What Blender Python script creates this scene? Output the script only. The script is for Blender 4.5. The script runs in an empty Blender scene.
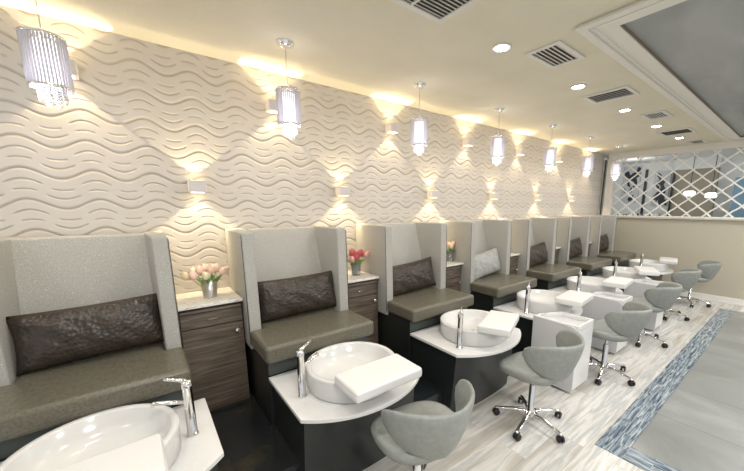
import bpy, bmesh, math, random
from mathutils import Vector, Matrix
random.seed(4)
PI = math.pi
C = bpy.context.scene.collection
SC = bpy.context.scene

# ------------------------------------------------------------------ materials
class NT:
    def __init__(self, name):
        self.m = bpy.data.materials.new(name); self.m.use_nodes = True
        self.t = self.m.node_tree; self.n = self.t.nodes; self.b = self.n['Principled BSDF']
    def node(self, kind, **kw):
        x = self.n.new(kind)
        for k, v in kw.items(): setattr(x, k, v)
        return x
    def link(self, a, b): self.t.links.new(a, b)
    def set(self, **kw):
        for k, v in kw.items(): self.b.inputs[k.replace('_', ' ')].default_value = v
    def math(self, op, a, b=None, clamp=False):
        x = self.node('ShaderNodeMath', operation=op, use_clamp=clamp)
        for i, v in enumerate((a, b)):
            if v is None: continue
            if isinstance(v, (int, float)): x.inputs[i].default_value = v
            else: self.link(v, x.inputs[i])
        return x.outputs[0]
    def coords(self, which='Object', scale=(1, 1, 1)):
        tc = self.node('ShaderNodeTexCoord'); mp = self.node('ShaderNodeMapping')
        mp.inputs['Scale'].default_value = scale
        self.link(tc.outputs[which], mp.inputs['Vector']); return mp.outputs['Vector']
    def noise(self, vec, scale, detail=4, rough=.5, dist=0):
        x = self.node('ShaderNodeTexNoise'); self.link(vec, x.inputs['Vector'])
        x.inputs['Scale'].default_value = scale; x.inputs['Detail'].default_value = detail
        x.inputs['Roughness'].default_value = rough; x.inputs['Distortion'].default_value = dist
        return x.outputs['Fac']
    def ramp(self, fac, stops):
        x = self.node('ShaderNodeValToRGB'); self.link(fac, x.inputs['Fac'])
        e = x.color_ramp.elements
        while len(e) < len(stops): e.new(.5)
        for i, (p, c) in enumerate(stops): e[i].position = p; e[i].color = (*c, 1) if len(c) == 3 else c
        return x.outputs['Color']
    def mix(self, fac, a, b, mode='MIX'):
        x = self.node('ShaderNodeMix', data_type='RGBA', blend_type=mode)
        for s, v in ((x.inputs[0], fac), (x.inputs[6], a), (x.inputs[7], b)):
            if isinstance(v, (int, float)): s.default_value = v
            elif isinstance(v, tuple): s.default_value = (*v, 1)
            else: self.link(v, s)
        return x.outputs[2]
    def color(self, out): self.link(out, self.b.inputs['Base Color'])
    def bump(self, h, dist=.01, strength=1.):
        x = self.node('ShaderNodeBump'); x.inputs['Distance'].default_value = dist
        x.inputs['Strength'].default_value = strength
        self.link(h, x.inputs['Height']); self.link(x.outputs['Normal'], self.b.inputs['Normal'])

def plain(name, col, rough=.5, metal=0., **kw):
    t = NT(name); t.set(Base_Color=(*col, 1), Roughness=rough, Metallic=metal, **kw); return t.m
def emit(name, col, s):
    t = NT(name); t.set(Base_Color=(*col, 1), Emission_Color=(*col, 1), Emission_Strength=s); return t.m

def mat_wave_wall():
    t = NT('wave_panel'); g = t.node('ShaderNodeNewGeometry'); s = t.node('ShaderNodeSeparateXYZ')
    t.link(g.outputs['Position'], s.inputs[0]); x, z = s.outputs['X'], s.outputs['Z']
    L, R, A = .311, .185, .03
    wob = t.noise(t.coords(), .9, 2)
    xx = t.math('ADD', x, t.math('MULTIPLY', wob, .12))
    c = t.math('COSINE', t.math('MULTIPLY', t.math('ADD', xx, .15), 2*PI/L))
    def tt(amp):
        ph = t.math('DIVIDE', t.math('SUBTRACT', t.math('SUBTRACT', z, .045), t.math('MULTIPLY', c, amp)), R)
        return t.math('FRACT', t.math('ADD', ph, 100.))
    def line(tv, t0, w, wt=None):
        # soft groove under an overlapping ribbon: sharp edge on one side, gentle slope on the other
        d = t.math('SUBTRACT', tv, t0)
        up = t.math('SUBTRACT', 1., t.math('DIVIDE', t.math('ABSOLUTE', d), w), clamp=True)
        up = t.math('POWER', up, 1.4)
        return up if wt is None else t.math('MULTIPLY', up, wt)
    t0 = tt(A); t1 = tt(A*.62)
    def w(sign, off, k):
        return t.math('MULTIPLY', t.math('SUBTRACT', t.math('MULTIPLY', c, sign), off), k, clamp=True)
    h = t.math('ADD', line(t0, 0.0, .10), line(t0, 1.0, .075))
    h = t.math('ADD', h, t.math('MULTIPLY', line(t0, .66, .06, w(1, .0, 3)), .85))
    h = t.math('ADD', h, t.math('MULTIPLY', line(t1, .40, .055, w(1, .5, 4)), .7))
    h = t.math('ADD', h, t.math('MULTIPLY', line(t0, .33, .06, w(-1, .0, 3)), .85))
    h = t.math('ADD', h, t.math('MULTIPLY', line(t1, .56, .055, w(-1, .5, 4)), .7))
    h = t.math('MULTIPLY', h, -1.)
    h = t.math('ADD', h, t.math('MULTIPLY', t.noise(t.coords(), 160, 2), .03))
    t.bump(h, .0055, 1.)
    t.color(t.mix(t.math('MULTIPLY', h, -1., clamp=True), (.62, .58, .525), (.42, .37, .305)))  # darker groove colour paints in the shade that gathers in the relief lines
    t.set(Roughness=.62); return t.m

def mat_ceiling():
    t = NT('ceiling_texture'); v = t.coords()
    n = t.noise(v, 60, 5, .65); t.bump(n, .004, .8)
    t.color(t.ramp(t.noise(v, 2.2, 3), [(.3, (.71, .665, .525)), (.7, (.78, .73, .59))])); t.set(Roughness=.85); return t.m

def mat_floor():
    t = NT('marbled_planks'); v = t.coords()
    br = t.node('ShaderNodeTexBrick'); t.link(v, br.inputs['Vector'])
    br.offset = .37; br.inputs['Scale'].default_value = 1.
    br.inputs['Brick Width'].default_value = 1.15; br.inputs['Row Height'].default_value = .2
    br.inputs['Mortar Size'].default_value = .0022; br.inputs['Mortar Smooth'].default_value = .1
    br.inputs['Color1'].default_value = (0, 0, 0, 1); br.inputs['Color2'].default_value = (1, 1, 1, 1)
    br.inputs['Mortar'].default_value = (.5, .5, .5, 1); br.inputs['Bias'].default_value = 0
    sh = t.node('ShaderNodeVectorMath', operation='ADD'); t.link(v, sh.inputs[0])
    cmb = t.node('ShaderNodeCombineXYZ')
    off = t.math('MULTIPLY', br.outputs['Color'], 7.); t.link(off, cmb.inputs[0]); t.link(off, cmb.inputs[1]); t.link(off, cmb.inputs[2])
    t.link(cmb.outputs[0], sh.inputs[1])
    rot = t.node('ShaderNodeMapping'); t.link(sh.outputs[0], rot.inputs['Vector']); rot.inputs['Rotation'].default_value = (0, 0, -.10); rot.inputs['Scale'].default_value = (.55, 5.5, 1)
    n = t.noise(rot.outputs[0], 1.5, 6, .6, .25)
    col = t.ramp(n, [(.30, (.36, .335, .29)), (.42, (.52, .50, .46)), (.5, (.72, .71, .68)), (.57, (.48, .49, .49)), (.64, (.76, .75, .72)), (.75, (.52, .49, .44))])
    col = t.mix(t.math('MULTIPLY', br.outputs['Color'], .35), col, (.40, .375, .33))
    col = t.mix(br.outputs['Fac'], col, (.50, .48, .44))
    t.color(col); t.set(Roughness=.22, Specular_IOR_Level=.5); t.bump(t.math('MULTIPLY', br.outputs['Fac'], -1.), .001, .6); return t.m

def mat_gray_tile():
    t = NT('gray_tile'); v = t.coords()
    n = t.noise(v, 1.6, 6, .6, .6); f = t.noise(v, 40, 3)
    col = t.ramp(n, [(.3, (.19, .20, .19)), (.55, (.26, .27, .26)), (.75, (.35, .36, .35))])
    col = t.mix(t.math('MULTIPLY', f, .18), col, (.12, .13, .13))
    s = t.node('ShaderNodeSeparateXYZ'); t.link(v, s.inputs[0])
    fr = t.math('FRACT', t.math('ADD', t.math('DIVIDE', t.math('SUBTRACT', s.outputs['X'], 3.182), .631), 20.))
    fy = t.math('FRACT', t.math('ADD', t.math('DIVIDE', t.math('ADD', s.outputs['Y'], 2.412), 1.22), 20.))
    g = t.math('MINIMUM', t.math('MULTIPLY', t.math('MINIMUM', fr, t.math('SUBTRACT', 1., fr)), .631), t.math('MULTIPLY', t.math('MINIMUM', fy, t.math('SUBTRACT', 1., fy)), 1.22))
    m = t.math('LESS_THAN', g, .003)
    t.color(t.mix(m, col, (.11, .115, .11))); t.set(Roughness=.38); return t.m

def mat_border():
    t = NT('glass_strip_tile'); v = t.coords()
    g = t.node('ShaderNodeSeparateXYZ'); t.link(v, g.inputs[0])
    br = t.node('ShaderNodeTexBrick'); t.link(v, br.inputs['Vector']); br.offset = .5
    br.inputs['Scale'].default_value = 1; br.inputs['Brick Width'].default_value = .3; br.inputs['Row Height'].default_value = .058
    br.inputs['Mortar Size'].default_value = .002; br.inputs['Color1'].default_value = (0, 0, 0, 1); br.inputs['Color2'].default_value = (1, 1, 1, 1)
    br.inputs['Mortar'].default_value = (.5, .5, .5, 1)
    mp = t.node('ShaderNodeMapping'); t.link(v, mp.inputs[0]); mp.inputs['Scale'].default_value = (4.5, 50, 1); mp.inputs['Rotation'].default_value = (0, 0, .1)
    cm = t.node('ShaderNodeCombineXYZ'); t.link(t.math('MULTIPLY', br.outputs['Color'], 9.), cm.inputs[1]); t.link(t.math('MULTIPLY', br.outputs['Color'], 5.), cm.inputs[0])
    ad = t.node('ShaderNodeVectorMath', operation='ADD'); t.link(mp.outputs[0], ad.inputs[0]); t.link(cm.outputs[0], ad.inputs[1])
    n = t.noise(ad.outputs[0], 1.3, 6, .65, .7)
    col = t.ramp(n, [(.34, (.035, .055, .085)), (.44, (.09, .13, .18)), (.51, (.19, .24, .29)), (.58, (.34, .39, .42)), (.68, (.58, .62, .63))])
    col = t.mix(br.outputs['Fac'], col, (.42, .44, .43))
    t.color(col); t.set(Roughness=.2, Specular_IOR_Level=.5)
    t.bump(t.noise(ad.outputs[0], 2.5, 3), .004, .5); return t.m

def mat_fabric():
    t = NT('sparkle_fabric'); v = t.coords()
    a = t.noise(v, 260, 2, .6); sp = t.math('GREATER_THAN', t.noise(v, 210, 1, .4), .70)
    col = t.ramp(a, [(.35, (.33, .325, .30)), (.65, (.47, .46, .425))])
    t.color(t.mix(sp, col, (.72, .72, .70))); t.set(Roughness=.55, Specular_IOR_Level=.35)
    t.bump(a, .0015, .6); return t.m

def mat_leather(name, c1, c2, rough, scale=34, dist=.004, metal=0.):
    t = NT(name); v = t.coords()
    vo = t.node('ShaderNodeTexVoronoi'); t.link(v, vo.inputs['Vector']); vo.inputs['Scale'].default_value = scale
    n = t.noise(v, scale*.35, 3)
    h = t.math('ADD', vo.outputs['Distance'], t.math('MULTIPLY', n, .6))
    t.color(t.ramp(n, [(.3, c1), (.7, c2)])); t.bump(h, dist, .7); t.set(Roughness=rough, Metallic=metal); return t.m

def mat_wood():
    t = NT('dark_oak_laminate'); v = t.coords(scale=(2.2, 2.2, 42))
    n = t.noise(v, 1.6, 6, .6, .5)
    t.color(t.ramp(n, [(.3, (.065, .048, .035)), (.5, (.125, .096, .072)), (.7, (.22, .175, .135))]))
    t.set(Roughness=.42); t.bump(n, .0015, .4); return t.m

def mat_marble():
    t = NT('white_marble'); v = t.coords(scale=(1, 2.4, 1))
    n = t.noise(v, 3.2, 6, .6, 1.6)
    t.color(t.ramp(n, [(.36, (.80, .78, .74)), (.47, (.84, .82, .78)), (.5, (.56, .53, .49)), (.53, (.82, .80, .76)), (.8, (.88, .86, .83))]))
    t.set(Roughness=.15); return t.m

def mat_quartz():
    t = NT('white_quartz'); v = t.coords()
    t.color(t.ramp(t.noise(v, 90, 2), [(.35, (.70, .70, .695)), (.7, (.73, .73, .725))])); t.set(Roughness=.16); return t.m

def mat_platform():
    t = NT('dark_gloss_tile'); v = t.coords()
    t.color(t.ramp(t.noise(v, 2.5, 4, .5), [(.4, (.010, .014, .017)), (.62, (.020, .022, .022)), (.75, (.06, .048, .025))])); t.set(Roughness=.25); return t.m

def mat_relief_gray():
    t = NT('brushed_gray_ceiling'); v = t.coords(scale=(.8, 2.2, 1))
    t.color(t.ramp(t.noise(v, 1.2, 4, .5, .5), [(.3, (.24, .255, .25)), (.7, (.40, .415, .41))])); t.set(Roughness=.4); return t.m

M = dict(
    wall=mat_wave_wall(), ceiling=mat_ceiling(), floor=mat_floor(), tile=mat_gray_tile(), border=mat_border(),
    fabric=mat_fabric(), seat=mat_leather('olive_brown_vinyl', (.105, .096, .070), (.150, .138, .105), .25, 240, .0006),
    pillow=mat_leather('dark_crinkled_leather', (.022, .016, .011), (.050, .036, .026), .34, 46, .006),
    silver=mat_leather('silver_crinkled_leather', (.30, .305, .29), (.43, .435, .42), .36, 46, .005),
    wood=mat_wood(), marble=mat_marble(), quartz=mat_quartz(), platform=mat_platform(), coffer=mat_relief_gray(),
    black=plain('black_laminate', (.016, .020, .020), .28), charcoal=plain('charcoal_laminate', (.050, .060, .055), .33),
    ceramic=plain('white_ceramic', (.66, .66, .65), .14), white=plain('white_gloss', (.74, .74, .73), .16),
    frost=plain('frosted_white', (.60, .605, .62), .3), pad=plain('white_vinyl', (.72, .715, .70), .38),
    chrome=plain('chrome', (.86, .85, .84), .07, 1.), steel=plain('brushed_steel', (.62, .60, .57), .28, 1.),
    rubber=plain('black_rubber', (.012, .012, .013), .45),
    stool=mat_leather('sage_gray_vinyl', (.235, .25, .232), (.285, .30, .28), .42, 90, .001),
    trim=plain('cream_trim', (.78, .75, .68), .5), sconce=plain('sconce_white', (.66, .62, .60), .45),
    beige=plain('beige_wall_paint', (.50, .465, .37), .7), base=plain('white_baseboard', (.80, .78, .74), .4),
    pale=plain('pale_wall_paint', (.70, .72, .70), .7), taupe=plain('taupe_wall_paint', (.30, .27, .21), .7),
    artgray=plain('print_gray', (.50, .53, .55), .5), ink=plain('ink_black', (.02, .022, .03), .5), blue=plain('pale_blue_panel', (.20, .34, .46), .5),
    vent=plain('vent_white', (.72, .70, .64), .45), slat=plain('vent_slat', (.62, .60, .55), .4), ventdark=plain('vent_dark', (.10, .10, .095), .7),
    glow=emit('downlight_glow', (.93, .96, 1.), 30.), bulb=emit('bulb_glow', (1., .97, 1.), 9.), warm=emit('sconce_lens', (1., .80, .45), 7.),
    lat=plain('lattice_white', (.82, .80, .75), .6),
    lamp=emit('lamp_glow', (1., .98, .95), 5.), brown=plain('brown_edge', (.22, .16, .11), .5),
    stem=plain('tulip_green', (.13, .30, .06), .5), bulbskin=plain('pipe_gray', (.05, .055, .06), .4),
    pinkpale=plain('tulip_blush', (.85, .62, .52), .5), cream=plain('tulip_cream', (.85, .76, .52), .5),
    red=plain('tulip_rose', (.45, .09, .11), .5), rose=plain('tulip_pink', (.72, .36, .34), .5), peach=plain('tulip_peach', (.85, .50, .34), .5),
)
def mat_crystal():
    t = NT('crystal'); t.set(Base_Color=(.80, .79, .80, 1), Roughness=.08, Transmission_Weight=.5, IOR=1.5); return t.m
def mat_rod():
    t = NT('crystal_rod'); t.set(Base_Color=(.80, .78, .84, 1), Roughness=.2, Metallic=.2, Transmission_Weight=.1, IOR=1.5, Emission_Color=(.8, .76, .95, 1), Emission_Strength=.05); return t.m
M['crystal'] = mat_crystal(); M['rod'] = mat_rod()
def mat_glass():
    t = NT('clear_glass'); t.set(Base_Color=(.95, .97, .96, 1), Roughness=.03, Transmission_Weight=.85, IOR=1.45); return t.m
M['glass'] = mat_glass()
M['shade_in'] = None
t_ = NT('frosted_inner'); t_.set(Base_Color=(.95, .95, 1, 1), Emission_Color=(.97, .95, 1, 1), Emission_Strength=1.3, Roughness=.6); M['shade_in'] = t_.m

# ------------------------------------------------------------------ mesh helpers
def link(name, me, m, parent=None, smooth=False):
    me.name = name
    if m is not None:
        for x in (m if isinstance(m, (list, tuple)) else [m]): me.materials.append(x)
    o = bpy.data.objects.new(name, me); C.objects.link(o)
    if parent: o.parent = parent
    if smooth:
        for p in me.polygons: p.use_smooth = True
    return o
def fin(name, bm, m, parent=None, smooth=False, bevel=0, seg=2, sub=0):
    bmesh.ops.recalc_face_normals(bm, faces=bm.faces)
    me = bpy.data.meshes.new(name); bm.to_mesh(me); bm.free()
    o = link(name, me, m, parent, smooth)
    if bevel:
        b = o.modifiers.new('bevel', 'BEVEL'); b.width = bevel; b.segments = seg; b.limit_method = 'ANGLE'; b.angle_limit = math.radians(35)
        for p in me.polygons: p.use_smooth = True
        me.set_sharp_from_angle(angle=math.radians(50)) if hasattr(me, 'set_sharp_from_angle') else None
        w = o.modifiers.new('wn', 'WEIGHTED_NORMAL'); w.keep_sharp = False
    if sub:
        s = o.modifiers.new('sub', 'SUBSURF'); s.levels = sub; s.render_levels = sub
    return o
def box(bm, x0, x1, y0, y1, z0, z1, mi=0):
    vs = [bm.verts.new((x, y, z)) for x in (x0, x1) for y in (y0, y1) for z in (z0, z1)]
    for f in ((0, 1, 3, 2), (4, 6, 7, 5), (0, 4, 5, 1), (2, 3, 7, 6), (0, 2, 6, 4), (1, 5, 7, 3)):
        bm.faces.new([vs[i] for i in f]).material_index = mi
    return vs
def prism(bm, pts, z0, z1, mi=0):
    a = [bm.verts.new((x, y, z0)) for x, y in pts]; b = [bm.verts.new((x, y, z1)) for x, y in pts]
    n = len(pts)
    bm.faces.new(a[::-1]).material_index = mi; bm.faces.new(b).material_index = mi
    for i in range(n): bm.faces.new((a[i], a[(i+1) % n], b[(i+1) % n], b[i])).material_index = mi
def lathe(bm, prof, n=32, c=(0, 0, 0), cap=True, ax='z'):
    rings = []
    for r, z in prof:
        ring = []
        for i in range(n):
            a = 2*PI*i/n; p = (r*math.cos(a), r*math.sin(a), z)
            if ax == 'x': p = (z, p[0], p[1])
            if ax == 'y': p = (p[0], z, p[1])
            ring.append(bm.verts.new((c[0]+p[0], c[1]+p[1], c[2]+p[2])))
        rings.append(ring)
    for a, b in zip(rings, rings[1:]):
        for i in range(n): bm.faces.new((a[i], a[(i+1) % n], b[(i+1) % n], b[i]))
    if cap: bm.faces.new(rings[0][::-1]); bm.faces.new(rings[-1])
def tube(bm, pts, r, n=10):
    pts = [Vector(p) for p in pts]; rs = r if isinstance(r, (list, tuple)) else [r]*len(pts)
    rings = []; up = Vector((0, 0, 1))
    for i, p in enumerate(pts):
        d = (pts[min(i+1, len(pts)-1)]-pts[max(i-1, 0)]).normalized()
        s = d.cross(up)
        if s.length < .05: s = d.cross(Vector((1, 0, 0)))
        s.normalize(); u = s.cross(d)
        rings.append([bm.verts.new(p+(s*math.cos(2*PI*k/n)+u*math.sin(2*PI*k/n))*rs[i]) for k in range(n)])
    for a, b in zip(rings, rings[1:]):
        for i in range(n): bm.faces.new((a[i], a[(i+1) % n], b[(i+1) % n], b[i]))
    bm.faces.new(rings[0][::-1]); bm.faces.new(rings[-1])
def thing(name, label, cat, loc=(0, 0, 0), rz=0., group=None):
    o = bpy.data.objects.new(name, None); C.objects.link(o); o.location = loc; o.rotation_euler = (0, 0, rz)
    o.empty_display_size = .1
    return tag(o, label, cat, group)
def tag(o, label, cat, group=None):
    o['label'] = label; o['category'] = cat
    if group: o['group'] = group
    return o
def struct(o): o['kind'] = 'structure'; return o
def kids(o): return [c for c in ALLK if c.parent == o]
def copy_tree(o, parent=None):
    c = o.copy(); C.objects.link(c)
    if parent: c.parent = parent
    for ch in list(o.children): copy_tree(ch, c)
    return c
def dup(root, label, loc, rz=0.):
    bpy.context.view_layer.update()
    c = copy_tree(root); c['label'] = label; c.location = loc; c.rotation_euler = (0, 0, rz); return c
def rbox(name, x0, x1, y0, y1, z0, z1, m, parent=None, bevel=.004, seg=2):
    bm = bmesh.new(); box(bm, x0, x1, y0, y1, z0, z1); return fin(name, bm, m, parent, bevel=bevel, seg=seg)

C1, PT = .9377, 1.2282
cx = lambda n: C1+(n-1)*PT
ZC, XE, ZP = 2.797, 8.0, .2
ordinal = ['nearest the camera', 'second from the camera', 'third from the camera', 'fourth from the camera', 'fifth from the camera', 'sixth from the camera', 'farthest, beside the lattice wall']

# ------------------------------------------------------------------ setting
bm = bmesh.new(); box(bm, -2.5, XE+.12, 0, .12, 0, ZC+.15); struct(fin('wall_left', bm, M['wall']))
bm = bmesh.new(); box(bm, -2.5, XE+.12, -7, .12, -.1, 0)
# light plank floor with the gray tiled field let in as a separate inlay
struct(fin('floor', bm, M['floor']))
BX0, BX1, BY0, BY1 = 2.391, 7.5, -2.2363, -2.4115
bm = bmesh.new(); box(bm, BX0, BX1+.0, BY1, BY0, 0, .003)
o = struct(fin('trim_1', bm, M['border'])); o['label'] = 'blue gray glass strip border along the planks'
bm = bmesh.new(); box(bm, -4.6, 0, BX0, BX0+.1752, 0, .003)
o = fin('trim_2', bm, M['border']); struct(o); o.rotation_euler = (0, 0, -PI/2); o.location = (0, 0, 0)
# local x -> world -y ; local y -> world x
for v in o.data.vertices: pass
o.data.transform(Matrix(((-1, 0, 0, 0), (0, 1, 0, 0), (0, 0, 1, 0), (0, 0, 0, 1))))
o.data.flip_normals(); o.location = (0, BY1, 0)
bm = bmesh.new(); box(bm, BX0+.1752, BX1, -7, BY1, 0, .002); struct(fin('floor_inlay', bm, M['tile']))
# raised platform under benches and cabinets
bm = bmesh.new(); box(bm, -2.5, XE, -1.29, 0, 0, ZP); struct(fin('floor_platform', bm, M['platform']))

# ceiling with a shallow coffer
KX0, KX1, KY0, KY1 = 2.414, 7.68, -2.083, -5.4
bm = bmesh.new()
for a in ((-2.5, XE+.12, KY0, .12), (-2.5, KX0, -7, KY0), (KX1, XE+.12, -7, KY0), (KX0, KX1, -7, KY1)): box(bm, *a, ZC, ZC+.011)
struct(fin('ceiling', bm, M['ceiling']))
bm = bmesh.new(); box(bm, KX0-.1, KX1+.1, KY1-.1, KY0+.1, ZC+.012, ZC+.06); struct(fin('ceiling_coffer', bm, M['coffer']))
def ring(bm, off0, off1, z0, z1):
    x0, x1, y0, y1 = KX0, KX1, KY1, KY0
    for a in ((x0-off1, x0-off0, y0-off1, y1+off1), (x1+off0, x1+off1, y0-off1, y1+off1), (x0-off0, x1+off0, y1+off0, y1+off1), (x0-off0, x1+off0, y0-off1, y0-off0)):
        box(bm, *a, z0, z1)
bm = bmesh.new(); ring(bm, 0, .165, ZC-.018, ZC); ring(bm, .13, .18, ZC-.030, ZC-.018); ring(bm, .10, .112, ZC-.026, ZC-.018); struct(fin('trim_3', bm, M['trim'], bevel=.003))
bm = bmesh.new(); ring(bm, -.004, 0, ZC-.010, ZC+.011); struct(fin('trim_4', bm, M['brown']))

# end wall: beige below, lattice opening above
ZL = 1.46
bm = bmesh.new(); box(bm, XE, XE+.12, -7, 0, 0, ZL); struct(fin('wall_end', bm, M['beige']))
bm = bmesh.new(); box(bm, XE, XE+.12, -.06, 0, ZL, ZC); struct(fin('wall_end_pier', bm, M['pale']))
bm = bmesh.new(); box(bm, XE-.05, XE+.14, -7, -.06, ZL, ZL+.05); struct(fin('trim_5', bm, M['trim'], bevel=.006))
bm = bmesh.new(); box(bm, XE-.018, XE, -7, -1.1, 0, .11); box(bm, XE-.024, XE, -7, -1.1, 0, .03); struct(fin('baseboard_end', bm, M['base'], bevel=.004))
wroot = rbox('window_1', XE-.035, XE+.13, -.185, -.085, ZL+.05, ZC, M['trim'], None, .004); struct(wroot)
rbox('window_frame', XE-.035, XE+.13, -7, -.185, ZC-.125, ZC, M['trim'], wroot, .004)
rbox('window_frame', XE-.03, XE+.10, -.23, -.185, ZL+.05, ZC-.125, M['trim'], wroot, .003)
rbox('window_sill', XE-.06, XE-.05, -7, -.06, ZL+.02, ZL+.045, M['trim'], wroot, .003)

# pipe and security camera in the corner
bm = bmesh.new(); tube(bm, [(7.965, -.05, ZL+.05), (7.965, -.05, 2.67)], .014, 10)
tag(fin('wall_conduit', bm, M['bulbskin'], smooth=True), 'thin dark conduit rising in the corner beside the lattice frame', 'pipe')
cam_ = thing('security_camera', 'small white security camera high in the far corner', 'camera', (7.93, -.06, 2.70))
bm = bmesh.new(); lathe(bm, [(.022, -.03), (.028, 0), (.028, .05), (.022, .06)], 16, (-.02, -.01, .0), ax='y'); fin('body', bm, M['white'], cam_, True)
bm = bmesh.new(); lathe(bm, [(.016, -.036), (.018, -.031)], 16, (-.02, -.01, .0), ax='y'); fin('lens', bm, M['rubber'], cam_)
bm = bmesh.new(); tube(bm, [(-.02, .02, .02), (.0, .04, .06), (.0, .04, .0965)], .008); fin('bracket', bm, M['white'], cam_, True)

# lattice screen
def lattice():
    bm = bmesh.new(); y0, z0, py, pz = .79, 2.49, .285, .2625
    w, dpt = .0115, .010
    Y0, Y1, Z0, Z1 = .232, 4.4, ZL+.052, ZC-.127
    s = pz/py
    def clip(yc, sg):
        pts = []
        # z = z0 + sg*s*(y-yc)
        a, b = Y0, Y1
        ya, yb = yc+(Z0-z0)/(sg*s), yc+(Z1-z0)/(sg*s)
        lo, hi = max(a, min(ya, yb)), min(b, max(ya, yb))
        return (lo, hi) if hi-lo > .03 else None
    for sg in (1, -1):
        for k in range(-14, 24):
            yc = y0+k*py; r = clip(yc, sg)
            if not r: continue
            n = max(2, int((r[1]-r[0])/.02)); P = []
            for i in range(n+1):
                y = r[0]+(r[1]-r[0])*i/n; z = z0+sg*s*(y-yc)
                ph = (y-yc)/py*2*PI   # gentle ogee between crossings
                of = .004*math.sin(ph*2/2*2)*sg
                P.append((y, z+of*.8))
            prev = None
            for i, (y, z) in enumerate(P):
                q = P[min(i+1, n)]; p = P[max(i-1, 0)]; dy, dz = q[0]-p[0], q[1]-p[1]; l = math.hypot(dy, dz); ny, nz = -dz/l*w, dy/l*w
                X = XE+.03+(0.002 if sg > 0 else 0)
                vs = [bm.verts.new((X-dpt, -(y+ny), z+nz)), bm.verts.new((X+dpt, -(y+ny), z+nz)), bm.verts.new((X+dpt, -(y-ny), z-nz)), bm.verts.new((X-dpt, -(y-ny), z-nz))]
                if prev:
                    for j in range(4): bm.faces.new((prev[j], prev[(j+1) % 4], vs[(j+1) % 4], vs[j]))
                prev = vs
    return bm
tag(fin('lattice_screen', lattice(), M['lat']), 'white diamond lattice screen filling the opening above the beige end wall', 'screen')

# adjoining room seen through the lattice
AX = 10.3
def wbox(name, m, *a): bm = bmesh.new(); box(bm, *a); return struct(fin(name, bm, m))
wbox('floor_adjoining', M['tile'], XE+.12, AX+.1, -7, 1.6, -.1, 0)
wbox('ceiling_adjoining', M['pale'], XE+.12, AX+.1, -7, 1.6, ZC, ZC+.1)
wbox('wall_far', M['pale'], AX, AX+.1, -.76, 1.6, 0, ZC)
wbox('wall_far_taupe', M['taupe'], AX-.15, AX+.1, -1.55, -.76, 0, 2.55)
wbox('wall_far_header', M['pale'], AX-.15, AX+.1, -1.55, -.76, 2.55, ZC)
wbox('wall_far_right', M['pale'], AX, AX+.1, -7, -1.55, 0, ZC)
wbox('wall_adjoining_left', M['pale'], XE+.12, AX+.1, 1.5, 1.6, 0, ZC)
def art(y0, w, z0, h, label, sd):
    r = random.Random(sd)
    t = thing('wall_art', label, 'art', (AX-.003, -y0, z0), 0, 'abstract prints in the adjoining room')
    rbox('canvas', -.03, 0, -w, 0, 0, h, M['artgray'], t, .003)
    for i in range(14):
        bm = bmesh.new(); y = -r.uniform(.06, w-.06); z = r.uniform(.08, h-.1); n = 11; a0 = r.uniform(-.5, .5); rr = r.uniform(.05, .11)
        P = []
        for k in range(n):
            q = rr*r.uniform(.45, 1); py = math.cos(2*PI*k/n)*q*.8; pz = math.sin(2*PI*k/n)*q*1.6
            P.append(bm.verts.new((-.0315-.0004*i, max(-w+.01, min(-.01, y+py+pz*a0)), max(.01, min(h-.01, z+pz)))))
        bm.faces.new(P); fin('ink_patch', bm, M['ink'], t)
    return t
art(-.34, .40, 1.80, .93, 'black and gray abstract print seen behind the lattice, left one', 5)
art(.36, .33, 1.72, .85, 'black and gray abstract print seen behind the lattice, right one', 9)
for i, y in enumerate((.19, .745)):
    bm = bmesh.new(); box(bm, AX-.08, AX-.001 if i == 0 else AX-.151+.0, -y-.022, -y+.022, 0, 2.62 if i == 0 else 2.5)
    if i: bm.free(); bm = bmesh.new(); box(bm, AX-.20, AX-.152, -y-.05, -y-.012, 0, 2.5)
    tag(fin('dark_post', bm, M['ink'], bevel=.004), ['narrow dark upright between the two prints behind the lattice', 'narrow dark upright right of both prints behind the lattice'][i], 'post')
bm = bmesh.new(); box(bm, 9.9, 9.94, -3.4, -1.86, 0, 2.3); tag(fin('blue_partition', bm, M['blue'], bevel=.004), 'pale blue partition behind the lattice at the right edge', 'partition')
def dlamp(y, x, z, label):
    t = thing('drum_lamp', label, 'lamp', (x, -y, 0), 0, 'glowing lamps in the adjoining room')
    bm = bmesh.new(); lathe(bm, [(.07, z-.05), (.095, z-.03), (.095, z+.03), (.07, z+.05)], 24); fin('shade', bm, M['lamp'], t, True)
    bm = bmesh.new(); tube(bm, [(0, 0, z+.05), (0, 0, ZC)], .006); fin('cord', bm, M['ink'], t, True)
dlamp(1.21, 9.6, 1.98, 'glowing white drum lamp behind the lattice, left of the pair')
dlamp(1.57, 9.6, 1.93, 'glowing white drum lamp behind the lattice, right of the pair')
for i in range(16):
    bm = bmesh.new(); h = random.uniform(.03, .06)
    lathe(bm, [(.016, 0), (.018, h*.6), (.008, h*.8), (.009, h)], 12)
    o = fin('polish_bottle', bm, M[['ink', 'blue', 'white', 'taupe'][i % 4]], smooth=True); o.location = (XE+.105, -.30-.052*i, ZL+.05)
    tag(o, 'tiny nail polish bottle standing on the ledge behind the lattice', 'bottle', 'polish bottles on the lattice ledge')

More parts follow.
